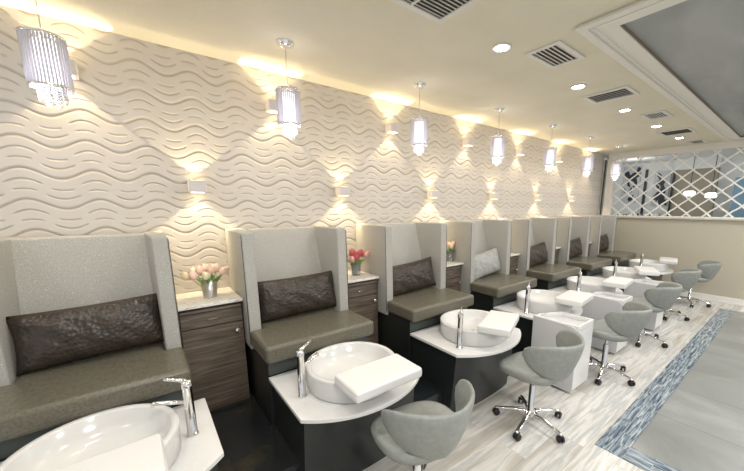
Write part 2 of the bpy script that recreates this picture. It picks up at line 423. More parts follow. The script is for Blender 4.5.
# ------------------------------------------------------------------ benches
def make_bench():
    t = thing('booth_bench', '', 'bench', (0, 0, 0), 0, 'high backed booth benches along the wave wall')
    H, W, T = 1.52, .41, .084
    # wings: front edge tapers, leaning slightly forward at the foot
    for s in (-1, 1):
        bm = bmesh.new()
        prof = [(-.006, .66), (-.555, .66), (-.5414, H), (-.006, H)]
        a = [bm.verts.new((s*W, y, z)) for y, z in prof]
        b = [bm.verts.new((s*(W-T) if i in (1, 2) else s*(W-T+.0), y, z)) for i, (y, z) in enumerate(prof)]
        # inner face flares toward the back
        b[0].co.x = s*(W-.15); b[3].co.x = s*(W-.12)
        bm.faces.new(a); bm.faces.new(b[::-1])
        for i in range(4): bm.faces.new((a[i], a[(i+1) % 4], b[(i+1) % 4], b[i]))
        fin('wing', bm, M['fabric'], t, bevel=.012, seg=3)
        bm = bmesh.new()
        tube(bm, [(s*(W-.001), -.5405, H-.02), (s*(W-.001), -.554, .70)], .0028, 6)
        fin('piping', bm, M['charcoal'], t, True)
    bm = bmesh.new()   # reclined back panel
    x = W-.10
    vs = [(-x, -.02, .74), (x, -.02, .74), (x, -.02, H-.006), (-x, -.02, H-.006), (-x, -.36, .74), (x, -.36, .74), (x, -.15, H-.006), (-x, -.15, H-.006)]
    v = [bm.verts.new(p) for p in vs]
    for f in ((0, 3, 2, 1), (4, 5, 6, 7), (0, 1, 5, 4), (3, 7, 6, 2), (0, 4, 7, 3), (1, 2, 6, 5)): bm.faces.new([v[i] for i in f])
    fin('backrest', bm, M['fabric'], t, bevel=.012, seg=3)
    # seat cushion, T-shaped, wrapping in front of the wings
    bm = bmesh.new()
    pts = [(-.318, -.30), (.318, -.30), (.318, -.558), (.415, -.558), (.415, -.955), (-.415, -.955), (-.415, -.558), (-.318, -.558)]
    prism(bm, pts, .695, .815); fin('seat_cushion', bm, M['seat'], t, bevel=.028, seg=4)
    bm = bmesh.new(); box(bm, -.392, .392, -.875, -.02, ZP, .692); fin('base', bm, [M['black'], M['charcoal']], t, bevel=.002)
    bm = bmesh.new(); box(bm, -.388, .388, -.882, -.8755, .588, .690); fin('front_panel', bm, M['charcoal'], t, bevel=.002)
    return t
bench = make_bench()
side = ['at the left edge of the photo', 'between the first and second tulip vases', 'behind the second basin from the foreground stool', 'holding the silver pillow', 'next beyond the bench with the silver pillow', 'second from the far end', 'at the far end beside the beige wall']
blab = ['gray winged booth bench filling the left edge, nearest the camera',
        'gray winged booth bench between the blush and rose tulip vases',
        'gray winged booth bench just beyond the rose tulip vase',
        'gray winged booth bench holding the silver pillow',
        'gray winged booth bench next beyond the silver pillow bench',
        'gray winged booth bench second from the lattice wall',
        'gray winged booth bench farthest away against the beige end wall']
for n in range(7):
    o = bench if n == 0 else dup(bench, '', (0, 0, 0))
    o.location = (cx(n), 0, 0); o['label'] = blab[n]

# pillows
def pillow_mesh(w, h, th, sd):
    r = random.Random(sd); bm = bmesh.new(); nx, nz = 28, 14; g = {}
    ph = [r.uniform(0, 6) for _ in range(6)]
    for s in (1, -1):
        for i in range(nx+1):
            for j in range(nz+1):
                u, v = i/nx*2-1, j/nz*2-1
                edge = i in (0, nx) or j in (0, nz)
                if s == -1 and edge: g[s, i, j] = g[1, i, j]; continue
                t = (max(0, (1-abs(u)**3.2))*max(0, (1-abs(v)**2.6)))**.55
                px = u*w/2*(1-.05*(1-u*u)*0-.06*(1-v*v)*0 - .05*(v*v < .8)*(1-v*v)); pz = v*h/2*(1-.10*(1-u*u)*.6-.0)
                wr = .006*math.sin(u*9+ph[0]+v*3)*math.sin(v*5+ph[1]) + .004*math.sin(u*21+ph[2]+v*4)*(1-abs(v))+.005*math.sin(v*12+u*14+ph[3])*abs(v)
                g[s, i, j] = bm.verts.new((px, -s*(t*th/2+wr*t), pz))
    for s in (1, -1):
        for i in range(nx):
            for j in range(nz):
                f = [g[s, i, j], g[s, i+1, j], g[s, i+1, j+1], g[s, i, j+1]]
                bm.faces.new(f if s == 1 else f[::-1])
    return bm
for n in range(7):
    m = M['silver'] if n == 3 else M['pillow']
    o = fin('lumbar_pillow', pillow_mesh(.66, .32, .15, n+3), m, smooth=True)
    lean = .20
    o.location = (cx(n)+(.01 if n < 2 else -.02), -.455, .985 if n < 2 else .972)
    o.rotation_euler = (-lean, [-.03, -.02, -.08, -.10, -.09, -.08, -.08][n], [.02, .0, .0, .05, 0, 0, 0][n])
    tag(o, ['dark brown crinkled lumbar pillow on the bench at the left edge',
            'dark brown crinkled lumbar pillow on the bench right of the blush tulips',
            'dark brown crinkled lumbar pillow on the bench right of the rose tulips',
            'silver gray crinkled lumbar pillow, the only light one',
            'dark pillow on the bench just beyond the silver pillow',
            'dark pillow on the bench second from the lattice wall',
            'dark pillow on the farthest bench by the beige wall'][n], 'pillow', 'lumbar pillows on the benches' if n != 3 else None)

# ------------------------------------------------------------------ cabinets
def make_cabinet():
    t = thing('side_cabinet', '', 'cabinet', (0, 0, 0), 0, 'dark wood cabinets between the benches')
    w = .196
    bm = bmesh.new(); box(bm, -w, w, -.40, -.008, ZP, 1.008); fin('carcass', bm, M['wood'], t, bevel=.002)
    d = rbox('door', -w+.004, w-.004, -.42, -.401, ZP+.03, .853, M['wood'], t, .002)
    bm = bmesh.new(); lathe(bm, [(.006, -.42), (.006, -.432), (.017, -.436), (.018, -.446), (.012, -.450)], 20, (w-.048, 0, .795), ax='y'); fin('knob', bm, M['chrome'], d, True)
    d = rbox('drawer', -w+.004, w-.004, -.42, -.401, .862, .966, M['wood'], t, .002)
    bm = bmesh.new(); tube(bm, [(-.035, -.42, .915), (-.035, -.436, .915), (.035, -.436, .915), (.035, -.42, .915)], .004); fin('handle', bm, M['chrome'], d, True)
    rbox('pullout_shelf', -w+.006, w-.006, -.436, -.401, .974, .992, M['wood'], t, .002)
    rbox('countertop', -w-.004, w+.004, -.445, -.004, 1.01, 1.032, M['marble'], t, .003)
    return t
cab = make_cabinet()
clab = ['dark wood cabinet holding the blush tulip vase, nearest the camera',
        'dark wood cabinet under the rose tulip vase',
        'dark wood cabinet under the small peach tulip vase',
        'dark wood cabinet right beside the silver pillow bench, its marble top bare',
        'dark wood cabinet with bare marble top, second from the far end',
        'dark wood cabinet with bare marble top, farthest from the camera']
for n in range(6):
    o = cab if n == 0 else dup(cab, '', (0, 0, 0))
    o.location = (cx(n+.5), 0, 0); o['label'] = clab[n]

# ------------------------------------------------------------------ tulips
def tulip(base, tip, m, name_lab, group, sc=1.):
    t = thing('tulip', name_lab, 'flower', base, 0, group)
    d = Vector(tip)-Vector(base); h = .029*sc; r = .0205*sc
    mid = d*.5+Vector((0, 0, .012)); mid.x *= .75; mid.y *= .75
    bm = bmesh.new(); P = [Vector((0, 0, 0)).lerp(mid, k/4).lerp(mid.lerp(d, k/4), k/4) for k in range(5)]
    tube(bm, P, .0028, 6); fin('stem', bm, M['stem'], t, True)
    # cup of six petals, one surface
    bm = bmesh.new(); ax = (d-mid).normalized(); q = Vector((0, 0, 1)).rotation_difference(ax)
    n = 18; rings = []
    for k in range(7):
        s = k/6; rr = r*(.35+1.15*math.sin(PI*min(.98, .16+s*.70))) * (1-.25*s)
        ring = []
        for i in range(n):
            a = 2*PI*i/n; lob = 1+.10*math.cos(3*a); zz = h*2*s*(1+(.12*math.cos(3*a) if k == 6 else 0))-.002
            ring.append(bm.verts.new(d+q @ Vector((rr*lob*math.cos(a), rr*lob*math.sin(a), zz))))
        rings.append(ring)
    for a, b in zip(rings, rings[1:]):
        for i in range(n): bm.faces.new((a[i], a[(i+1) % n], b[(i+1) % n], b[i]))
    bm.faces.new(rings[0][::-1]); bm.faces.new(rings[-1])
    fin('petals', bm, m, t, True)
    bm = bmesh.new(); out = Vector((d.x, d.y, 0)); out = out.normalized() if out.length > .005 else Vector((1, 0, 0)); sd = out.cross(Vector((0, 0, 1)))
    prev = None
    for k in range(7):
        s = k/6; c = out*(.010+.07*s*s)+Vector((0, 0, .05+.135*s-.045*s*s)); w = .026*math.sin(PI*(.12+.86*s))
        v = (bm.verts.new(c-sd*w), bm.verts.new(c+Vector((0, 0, -.004))), bm.verts.new(c+sd*w))
        if prev: bm.faces.new((prev[0], prev[1], v[1], v[0])); bm.faces.new((prev[1], prev[2], v[2], v[1]))
        prev = v
    fin('leaf', bm, M['stem'], t, True)
    return t
def vase(x, y, label, m, hgt, r):
    t = thing('flower_vase', label, 'vase', (x, y, 1.032))
    bm = bmesh.new(); lathe(bm, [(.002, .004), (r*.80, .0), (r*.82, .004), (r, hgt), (r-.003, hgt), (r*.78, .008), (.002, .008)], 28, cap=False); fin('tumbler', bm, m, t, True)
    if m is M['glass']:
        bm = bmesh.new(); lathe(bm, [(r*.74, .009), (r*.85, hgt*.6)], 24); fin('water', bm, M['glass'], t, True)
    return t
def bouquet(x, y, mats, spread, label, group, sd, n=11):
    r = random.Random(sd)
    for i in range(n):
        a = 2*PI*i/n+r.uniform(-.2, .2); rr = spread*(1 if i % 3 else .45)*r.uniform(.85, 1.05)
        base = (x+.008*math.cos(a), y+.008*math.sin(a), 1.044)
        tip = (x+rr*math.cos(a)*1.15, y+rr*math.sin(a)*.75, 1.044+.190-.40*rr*rr/spread+r.uniform(-.008, .01))
        tulip(base, tip, mats[i % len(mats)], label, group)
vase(.345, -.256, 'silver tumbler of blush tulips on the nearest cabinet', M['steel'], .135, .056)
bouquet(.345, -.256, [M['pinkpale'], M['pinkpale'], M['cream']], .10, 'pale blush tulip in the silver tumbler on the nearest cabinet', 'blush tulips', 2)
vase(1.60, -.262, 'clear glass of red and pink tulips on the second cabinet', M['glass'], .135, .050)
bouquet(1.60, -.262, [M['red'], M['rose'], M['red']], .10, 'rose red tulip in the clear glass on the second cabinet', 'rose tulips', 6)
vase(2.925, -.262, 'clear glass of peach tulips on the third cabinet', M['glass'], .125, .046)
bouquet(2.925, -.262, [M['peach'], M['cream'], M['pinkpale']], .085, 'peach or cream tulip in the glass on the third cabinet', 'peach tulips', 8, 7)

# ------------------------------------------------------------------ pedicure stations
def outline(inset=0., y_back=-.888, yc=None, sag=.172):
    l, r = -.394+inset, .469-inset; yc = -1.44+inset if yc is None else yc
    pts = [(l, y_back), (l, yc)]
    n = 22; ch = (r-l)/2; R_ = (ch*ch+sag*sag)/(2*sag); xm = (l+r)/2; yc0 = yc-sag+R_
    a0 = math.asin(ch/R_)
    for i in range(1, n):
        a = -a0+2*a0*i/n; pts.append((xm+R_*math.sin(a), yc0-R_*math.cos(a)))
    pts += [(r, yc), (r, y_back)]
    return pts
def make_station(faucet):
    t = thing('pedicure_station', '', 'pedicure sink', (0, 0, 0), 0, 'pedicure stations in front of the benches')
    bm = bmesh.new(); top = outline(.028, -.888, -1.415, .04); bot = outline(.028, -.888, -1.36, .03)
    a = [bm.verts.new((x, y, 0)) for x, y in bot]; b = [bm.verts.new((x, y, .556)) for x, y in top]
    bm.faces.new(a[::-1]); bm.faces.new(b)
    for i in range(len(a)): bm.faces.new((a[i], a[(i+1) % len(a)], b[(i+1) % len(a)], b[i]))
    f = fin('base', bm, M['black'], t, bevel=.002)
    bm = bmesh.new(); prism(bm, outline(0., -.886), .558, .582); fin('countertop', bm, M['quartz'], t, bevel=.003)
    bm = bmesh.new(); ro = .292
    prof = [(.001, .585), (ro-.012, .583), (ro-.004, .592), (ro, .70), (ro, .714), (ro-.004, .718), (ro-.028, .718), (ro-.033, .712), (ro-.045, .66), (ro-.11, .622), (.03, .612), (.001, .612)]
    lathe(bm, prof, 56, (.035, -1.247, 0), cap=False)
    b = fin('basin', bm, M['ceramic'], t, True)
    bm = bmesh.new(); lathe(bm, [(.001, .6135), (.022, .6135), (.024, .612)], 20, (.035, -1.247, 0), cap=False); fin('drain', bm, M['chrome'], b, True)
    fx, fy, sa = faucet
    f = bmesh.new(); lathe(f, [(.027, .583), (.027, .590), (.0215, .594), (.0215, .835), (.023, .838), (.023, .868), (.019, .874)], 24, (fx, fy, 0)); f = fin('faucet', f, M['chrome'], t, True)
    dx, dy = math.cos(sa), math.sin(sa)
    bm = bmesh.new(); tube(bm, [(fx+dx*.01, fy+dy*.01, .765), (fx+dx*.10, fy+dy*.10, .790), (fx+dx*.135, fy+dy*.135, .798), (fx+dx*.14, fy+dy*.14, .785)], [.010, .010, .010, .009], 12); fin('spout', bm, M['chrome'], f, True)
    bm = bmesh.new(); tube(bm, [(fx, fy, .872), (fx+dx*.03, fy+dy*.03, .885), (fx+dx*.085, fy+dy*.085, .905)], [.013, .008, .006], 10); fin('lever', bm, M['chrome'], f, True)
    return t
sA = make_station((-.300, -1.235, .35))
sB = make_station((.373, -1.216, PI-.1))
sC = make_station((-.285, -1.372, .60))
slab = ['white basin pedicure station with black base at the bottom left corner',
        'white basin pedicure station with black base by the bench right of the blush tulips',
        'white basin pedicure station with black base behind the second stool from the camera',
        'white basin pedicure station in front of the silver pillow bench',
        'white basin pedicure station in front of the bench beyond the silver pillow',
        'white basin pedicure station second from the beige end wall',
        'white basin pedicure station farthest away by the beige end wall']
for n in range(7):
    o = {0: sB, 1: sA, 2: sC}.get(n) or dup(sA, '', (0, 0, 0))
    o.location = (cx(n), 0, 0); o['label'] = slab[n]

# foot pads on the basins
def make_pad():
    t = thing('foot_pad', '', 'foot rest', (0, 0, 0), 0, 'white padded foot rests on the basins')
    bm = bmesh.new(); box(bm, -.22, .22, -.125, .125, .725, .788); fin('cushion', bm, M['pad'], t, bevel=.016, seg=4)
    bm = bmesh.new(); tube(bm, [(-.215, -.12, .757), (.215, -.12, .757), (.22, -.115, .757), (.22, .115, .757), (.215, .12, .757), (-.215, .12, .757), (-.22, .115, .757), (-.22, -.115, .757), (-.215, -.12, .757)], .0025, 6); fin('seam', bm, M['pad'], t, True)
    bm = bmesh.new(); box(bm, -.19, .19, -.10, .10, .7185, .726); fin('underboard', bm, M['white'], t, bevel=.003)
    return t
pad = make_pad()
pads = [(-.25, -1.565, .03), (.955, -1.585, .0), (2.215, -1.50, .40), (3.45, -1.56, .12), (4.63, -1.57, .10), (5.80, -1.56, .42), (7.22, -1.51, .20)]
plab = ['white padded foot rest on the basin at the bottom left corner', 'white padded foot rest on the basin behind the foreground stool',
        'white padded foot rest turned askew on the third basin', 'white padded foot rest on the basin behind the nearest full cart',
        'white padded foot rest on the basin in front of the fifth bench', 'white padded foot rest turned askew, second from the far wall', 'white padded foot rest on the farthest basin']
for n, (x, y, a) in enumerate(pads):
    o = pad if n == 0 else dup(pad, '', (0, 0, 0))
    o.location = (x, y, 0); o.rotation_euler = (0, 0, a); o['label'] = plab[n]

# ------------------------------------------------------------------ carts
def make_cart():
    # local origin: near left floor corner ; x right, +y toward the wall
    t = thing('rolling_cart', '', 'cart', (0, 0, 0), 0, 'white gloss pedicure carts')
    W, D = .335, .42
    bm = bmesh.new(); box(bm, .014, W-.014, .012, .27, .035, .60); fin('body', bm, M['white'], t, bevel=.003)
    def side(x0, x1, name, ybk, m):
        bm = bmesh.new()
        pts = [(0, .02), (0, .60), (.02, .63), (.05, .645), (.09, .648), (ybk, .655), (ybk, .02)]
        a = [bm.verts.new((x0, y, z)) for y, z in pts]; b = [bm.verts.new((x1, y, z)) for y, z in pts]
        bm.faces.new(a[::-1]); bm.faces.new(b)
        for i in range(len(pts)): bm.faces.new((a[i], a[(i+1) % len(pts)], b[(i+1) % len(pts)], b[i]))
        fin(name, bm, m, t, bevel=.002)
    side(0, .012, 'side_panel', D, M['frost']); side(W-.012, W, 'side_panel', .27, M['white'])
    rbox('door', .014, W-.014, 0, .0115, .04, .60, M['white'], t, .002)
    bm = bmesh.new()
    pts = [(.013, .0), (W, .0), (W, .30), (.09, D-.005), (.013, D-.005)]
    prism(bm, pts, .605, .617); fin('tray_floor', bm, M['frost'], t, bevel=.001)
    bm = bmesh.new()
    cen = (W/2, .18)
    inn = [(cen[0]+(x-cen[0])*.82, cen[1]+(y-cen[1])*.88) for x, y in pts]
    n = len(pts); vs = {}
    for k, (P, z) in enumerate(((pts, .617), (pts, .655), (inn, .655), (inn, .6175))): vs[k] = [bm.verts.new((x, y, z)) for x, y in P]
    for k in range(3):
        for i in range(n): bm.faces.new((vs[k][i], vs[k][(i+1) % n], vs[k+1][(i+1) % n], vs[k+1][i]))
    for i in range(n): bm.faces.new((vs[3][i], vs[3][(i+1) % n], vs[0][(i+1) % n], vs[0][i]))
    fin('tray_rim', bm, M['white'], t, bevel=.003)
    bm = bmesh.new(); tube(bm, [(.06, D-.06, .655), (.06, D-.06, .668), (.11, D-.075, .668), (.11, D-.075, .655)], .005, 8); fin('handle', bm, M['chrome'], t, True)
    for x in (.05, W-.05):
        for y in (.05, .22):
            bm = bmesh.new(); lathe(bm, [(.016, -.008), (.018, -.005), (.018, .005), (.016, .008)], 14, (x, y, .018), ax='x'); fin('caster', bm, M['rubber'], t, True)
    return t
cart = make_cart()
carts = [(2.892, -1.845, 'white gloss cart right behind the second stool from the camera, largest cart in view'),
         (4.115, -1.80, 'white gloss cart half hidden behind the third stool from the camera'),
         (5.345, -1.86, 'white gloss cart half hidden behind the fourth stool, farthest cart'),
         (-.19, -2.035, 'white cart with gray tray at the bottom edge beside the nearest station')]
for i, (x, y, l) in enumerate(carts):
    o = cart if i == 0 else dup(cart, '', (0, 0, 0))
    o.location = (x, y, 0); o['label'] = l

# ------------------------------------------------------------------ stools
def make_stool(rot_base):
    t = thing('rolling_stool', '', 'stool', (0, 0, 0), 0, 'gray wing backed rolling stools')
    # seat: local -y is the front of the seat? the back stands on the -y side, sitter faces +y (the wall)
    bm = bmesh.new(); n = 40; prof = [(.0, .425), (.45, .425), (.80, .432), (.96, .452), (1.0, .475), (.97, .497), (.86, .508), (.6, .502), (.3, .497), (.0, .496)]
    def rad(a):
        ca, sa = math.cos(a), math.sin(a)
        r = (abs(ca/.245)**2.5+abs(sa/(.25 if sa > 0 else .215))**2.5)**(-1/2.5)
        return r
    rings = []
    for s, z in prof:
        ring = []
        for i in range(n):
            a = 2*PI*i/n; r = rad(a)*max(s, .002)
            x, y = r*math.cos(a), r*math.sin(a)
            dz = -.030*max(0, y/.25)**2*s + .022*(abs(x)/.245)**2*s*(1 if z > .47 else .4)
            ring.append(bm.verts.new((x, y, z+dz)))
        rings.append(ring)
    for a, b in zip(rings, rings[1:]):
        for i in range(n): bm.faces.new((a[i], a[(i+1) % n], b[(i+1) % n], b[i]))
    bm.faces.new(rings[0][::-1]); bm.faces.new(rings[-1])
    s = fin('seat', bm, M['stool'], t, True)
    # back: butterfly shell
    bm = bmesh.new(); th = math.radians(76); nu, nv = 36, 14
    g = {}
    for side in (0, 1):
        for i in range(nu+1):
            q = i/nu*2-1; a = q*th
            hh = .165*max(0., 1-abs(q)**3.4)**.5*(1-.22*abs(q)); mid = .618+.058*abs(q)**1.5
            for j in range(nv+1):
                w = j/nv*2-1; z = mid+w*hh
                edge = i in (0, nu) or j in (0, nv)
                if side and edge: g[side, i, j] = g[0, i, j]; continue
                lean = (z-.45)*.33
                thick = .030*(max(0, 1-w*w)**.5)*(max(0, 1-q*q)**.4)
                rr = .215+lean*(1-.35*abs(q))-.02*abs(q)
                rr += thick*(1 if side == 0 else -.7)
                if edge: rr -= 0
                x = rr*math.sin(a)*1.04; y = -rr*math.cos(a)-.0+(.03*abs(q)**2)
                g[side, i, j] = bm.verts.new((x, y, z))
    for side in (0, 1):
        for i in range(nu):
            for j in range(nv):
                f = [g[side, i, j], g[side, i+1, j], g[side, i+1, j+1], g[side, i, j+1]]
                f2 = []
                for v in f:
                    if v not in f2: f2.append(v)
                if len(f2) > 2:
                    try: bm.faces.new(f2 if side == 0 else f2[::-1])
                    except ValueError: pass
    bmesh.ops.remove_doubles(bm, verts=bm.verts, dist=.0005)
    fin('backrest', bm, M['stool'], t, True)
    bm = bmesh.new(); lathe(bm, [(.10, .418), (.10, .426)], 24); fin('mounting_plate', bm, M['rubber'], t, True)
    bm = bmesh.new(); lathe(bm, [(.014, .26), (.014, .418)], 18); fin('piston', bm, M['chrome'], t, True)
    bm = bmesh.new(); lathe(bm, [(.036, .068), (.040, .075), (.038, .10), (.024, .125), (.0235, .32), (.019, .325), (.019, .33)], 24); fin('column', bm, M['chrome'], t, True)
    bm = bmesh.new(); tube(bm, [(.02, 0, .405), (.12, -.02, .400), (.19, -.03, .392)], [.006, .006, .009], 8); fin('height_lever', bm, M['rubber'], t, True)
    for k in range(5):
        a = rot_base+2*PI*k/5; c, s_ = math.cos(a), math.sin(a)
        bm = bmesh.new(); prev = None
        for r, z, hw, hh in ((.02, .098, .021, .017), (.10, .094, .018, .013), (.20, .078, .014, .010), (.262, .066, .012, .009), (.275, .062, .009, .007)):
            vs = [bm.verts.new((r*c-w*s_*1, r*s_+w*c, z+h)) for w, h in ((hw, -hh), (hw, hh*.6), (hw*.4, hh), (-hw*.4, hh), (-hw, hh*.6), (-hw, -hh))]
            if prev:
                for j in range(6): bm.faces.new((prev[j], prev[(j+1) % 6], vs[(j+1) % 6], vs[j]))
            else: bm.faces.new(vs)
            prev = vs
        bm.faces.new(prev[::-1]); leg = fin('leg', bm, M['chrome'], t, True)
        ca = a+.9*(k % 2)-.4; ux, uy = math.cos(ca), math.sin(ca); px, py = .262*c, .262*s_
        bm = bmesh.new()
        for sg in (-1, 1):
            ring = []
            for off in ((-.004+sg*.014), (.008+sg*.014) if sg > 0 else (.004+sg*.014-.0)):
                ring.append([bm.verts.new((px-uy*off+ux*.026*math.cos(2*PI*i/18), py+ux*off+uy*.026*math.cos(2*PI*i/18), .0265+.026*math.sin(2*PI*i/18))) for i in range(18)])
            for i in range(18): bm.faces.new((ring[0][i], ring[0][(i+1) % 18], ring[1][(i+1) % 18], ring[1][i]))
            bm.faces.new(ring[0]); bm.faces.new(ring[1][::-1])
        tube(bm, [(px, py, .03), (px, py, .064)], .008, 8)
        tube(bm, [(px-ux*.02, py-uy*.02, .050), (px, py, .056), (px+ux*.02, py+uy*.02, .046)], .011, 8)
        fin('caster', bm, M['rubber'], leg, True)
    return t
stool = make_stool(math.radians(-98))
stools = [(1.07, -1.785, -.10, 'gray wing backed rolling stool in the foreground, its base cut off by the photo edge'),
          (2.25, -1.81, .0, 'gray wing backed rolling stool standing before the largest white cart'),
          (3.54, -1.87, .02, 'gray wing backed rolling stool third from the camera'),
          (4.86, -1.83, .0, 'gray wing backed rolling stool fourth from the camera'),
          (6.30, -1.77, .0, 'gray wing backed rolling stool second from the beige end wall'),
          (7.42, -1.84, .15, 'gray wing backed rolling stool nearest the beige end wall')]
for i, (x, y, a, l) in enumerate(stools):
    o = stool if i == 0 else dup(stool, '', (0, 0, 0))
    o.location = (x, y, 0); o.rotation_euler = (0, 0, a); o['label'] = l

# ------------------------------------------------------------------ pendants
def make_pendant():
    t = thing('crystal_pendant', '', 'pendant lamp', (0, 0, ZC), 0, 'crystal pendants over the benches')
    # local z 0 = ceiling
    bm = bmesh.new(); lathe(bm, [(.062, 0), (.062, -.008), (.056, -.012), (.056, -.018), (.036, -.030), (.014, -.034)], 32); fin('canopy', bm, M['chrome'], t, True)
    bm = bmesh.new(); tube(bm, [(0, 0, -.032), (0, 0, -.292)], .0025, 6); fin('cord', bm, M['steel'], t, True)
    R_, zt, zb = .077, -.305, -.530
    for z in (zt, zb):
        bm = bmesh.new(); lathe(bm, [(R_-.003, z-.006), (R_+.005, z-.006), (R_+.005, z+.006), (R_-.003, z+.006), (R_-.003, z-.006)], 32, cap=False); fin('ring', bm, M['chrome'], t, True)
    for k in range(3):
        a = 2*PI*k/3; bm = bmesh.new(); tube(bm, [(0, 0, zt+.012), (R_*math.cos(a), R_*math.sin(a), zt)], .002, 6); fin('spoke', bm, M['chrome'], t, True)
    bm = bmesh.new()
    for k in range(38):
        a = 2*PI*k/38; x, y = R_*math.cos(a), R_*math.sin(a); tube(bm, [(x, y, zt+.002), (x, y, zb-.002)], .0046, 5)
    fin('rod_shade', bm, M['rod'], t, True)
    bm = bmesh.new(); lathe(bm, [(.045, zt-.02), (.045, zb+.03)], 24, cap=False); d = fin('diffuser', bm, M['shade_in'], t, True)
    bm = bmesh.new(); lathe(bm, [(.006, -.35), (.024, -.36), (.030, -.385), (.024, -.41), (.008, -.42)], 16); fin('bulb', bm, M['bulb'], t, True)
    for R2, nn, L in ((.048, 12, .075), (.024, 6, .10)):
        for k in range(nn):
            a = 2*PI*k/nn; bm = bmesh.new(); x, y = R2*math.cos(a), R2*math.sin(a); z = zb+.02
            Lk = L*(1+.1*math.sin(k*2.1))
            tube(bm, [(x, y, z), (x, y, z-Lk)], .0006, 4)
            for j in range(6):
                zz = z-.018-j*(Lk-.018)/5; r = .0065
                lathe(bm, [(.0008, zz-r), (r*.8, zz-r*.5), (r, zz), (r*.8, zz+r*.5), (.0008, zz+r)], 8, (x, y, 0))
            fin('crystal_strand', bm, M['crystal'], t)
    return t
pend = make_pendant(); PX0 = -.265
pl = ['crystal rod pendant at the top left corner', 'crystal rod pendant second from the left with its canopy in view', 'crystal rod pendant third from the left, above the dark pillow bench', 'crystal rod pendant fourth from the left', 'crystal rod pendant fifth from the left', 'crystal rod pendant sixth from the left, before the wave wall end', 'crystal rod pendant farthest away in front of the lattice']
for n in range(7):
    o = pend if n == 0 else dup(pend, '', (0, 0, ZC))
    o.location = (cx(n)-.029 if n else PX0, -.571, ZC); o['label'] = pl[n]

# ------------------------------------------------------------------ sconces
def make_sconce():
    t = thing('wall_sconce', '', 'wall light', (0, 0, 0), 0, 'up and down cube sconces')
    rbox('housing', -.056, .056, -.115, -.012, -.043, .043, M['sconce'], t, .003)
    rbox('back_plate', -.045, .045, -.0115, -.0005, -.035, .035, M['sconce'], t, .001)
    for s in (-1, 1):
        bm = bmesh.new(); box(bm, -.04, .04, -.098, -.03, s*.0435-.0008, s*.0435+.0008); fin('lens', bm, M['warm'], t)
    return t
sc0 = make_sconce()
ul = ['white cube sconce in the upper row, partly behind the nearest pendant', 'white cube sconce in the upper row, left of the second pendant', 'white cube sconce in the upper row, left of the third pendant', 'white cube sconce in the upper row, left of the fourth pendant', 'white cube sconce in the upper row, left of the fifth pendant', 'white cube sconce in the upper row, left of the sixth pendant', 'white cube sconce in the upper row, farthest']
ll = ['white cube sconce in the lower row above the blush tulips', 'white cube sconce in the lower row above the rose tulips', 'white cube sconce in the lower row above the peach tulips', 'white cube sconce in the lower row, fourth from the left', 'white cube sconce in the lower row, fifth from the left', 'white cube sconce in the lower row, sixth from the left']
pos = [(cx(n)+.0387, 2.5128, ul[n]) for n in range(7)]+[(cx(n+.5)+.0387, 1.8441, ll[n]) for n in range(6)]
def light(kind, loc, energy, col, rot=(0, 0, 0), **kw):
    d = bpy.data.lights.new('lamp', kind); d.energy = energy; d.color = col
    for k, v in kw.items(): setattr(d, k, v)
    o = bpy.data.objects.new('lamp_'+kind.lower(), d); C.objects.link(o); o.location = loc; o.rotation_euler = rot; return o
def soften(o):   # wall washer optics: more light along the wall plane than away from it
    d = o.data; d.use_nodes = True; nt = d.node_tree; em = next(n for n in nt.nodes if n.type == 'EMISSION')
    def nd(op, a, b=None):
        m = nt.nodes.new('ShaderNodeMath'); m.operation = op
        for i, v in enumerate((a, b)):
            if v is None: continue
            if isinstance(v, (int, float)): m.inputs[i].default_value = v
            else: nt.links.new(v, m.inputs[i])
        return m.outputs[0]
    g = nt.nodes.new('ShaderNodeNewGeometry'); sp = nt.nodes.new('ShaderNodeSeparateXYZ'); nt.links.new(g.outputs['Incoming'], sp.inputs[0])
    k = nd('POWER', nd('DIVIDE', .30, nd('MAXIMUM', nd('ABSOLUTE', sp.outputs['Y']), .04)), 1.5)
    nt.links.new(nd('MINIMUM', k, 4.5), em.inputs['Strength'])
WARM = (1., .80, .50)
SCE = 4.0
for i, (x, z, l) in enumerate(pos):
    if l:
        o = sc0 if i == 0 else dup(sc0, '', (0, 0, 0))
        o.location = (x, 0, z); o['label'] = l
    for s in (-1, 1):
        soften(light('SPOT', (x, -.066, z+s*.050), SCE, WARM, (PI if s > 0 else 0, 0, 0), spot_size=math.radians(94), spot_blend=.03, shadow_soft_size=.006))

# ------------------------------------------------------------------ ceiling fixtures
def make_down():
    t = thing('recessed_downlight', '', 'ceiling light', (0, 0, 0), 0, 'recessed downlights over the aisle')
    bm = bmesh.new(); lathe(bm, [(.052, -.001), (.070, -.001), (.068, -.007), (.052, -.009), (.052, -.001)], 32, cap=False); fin('trim_ring', bm, M['vent'], t, True)
    bm = bmesh.new(); lathe(bm, [(.0505, -.006), (.0505, -.002)], 32); fin('lens', bm, M['glow'], t)
    return t
dn = make_down()
dl = ['recessed round downlight nearest the camera, left of the striped vent', 'second recessed round downlight along the ceiling', 'third recessed round downlight along the ceiling', 'fourth recessed round downlight along the ceiling', 'farthest recessed round downlight along the ceiling']
DX = [2.119, 3.322, 4.53, 5.75, 7.0]
for i, x in enumerate(DX):
    o = dn if i == 0 else dup(dn, '', (0, 0, 0))
    o.location = (x, -1.455, ZC); o['label'] = dl[i]
for x in [-1.5, -.3, .9]+DX:
    light('SPOT', (x, -1.455, ZC-.02), 22, (1., .96, .90), (0, 0, 0), spot_size=math.radians(140), spot_blend=.7, shadow_soft_size=.05)
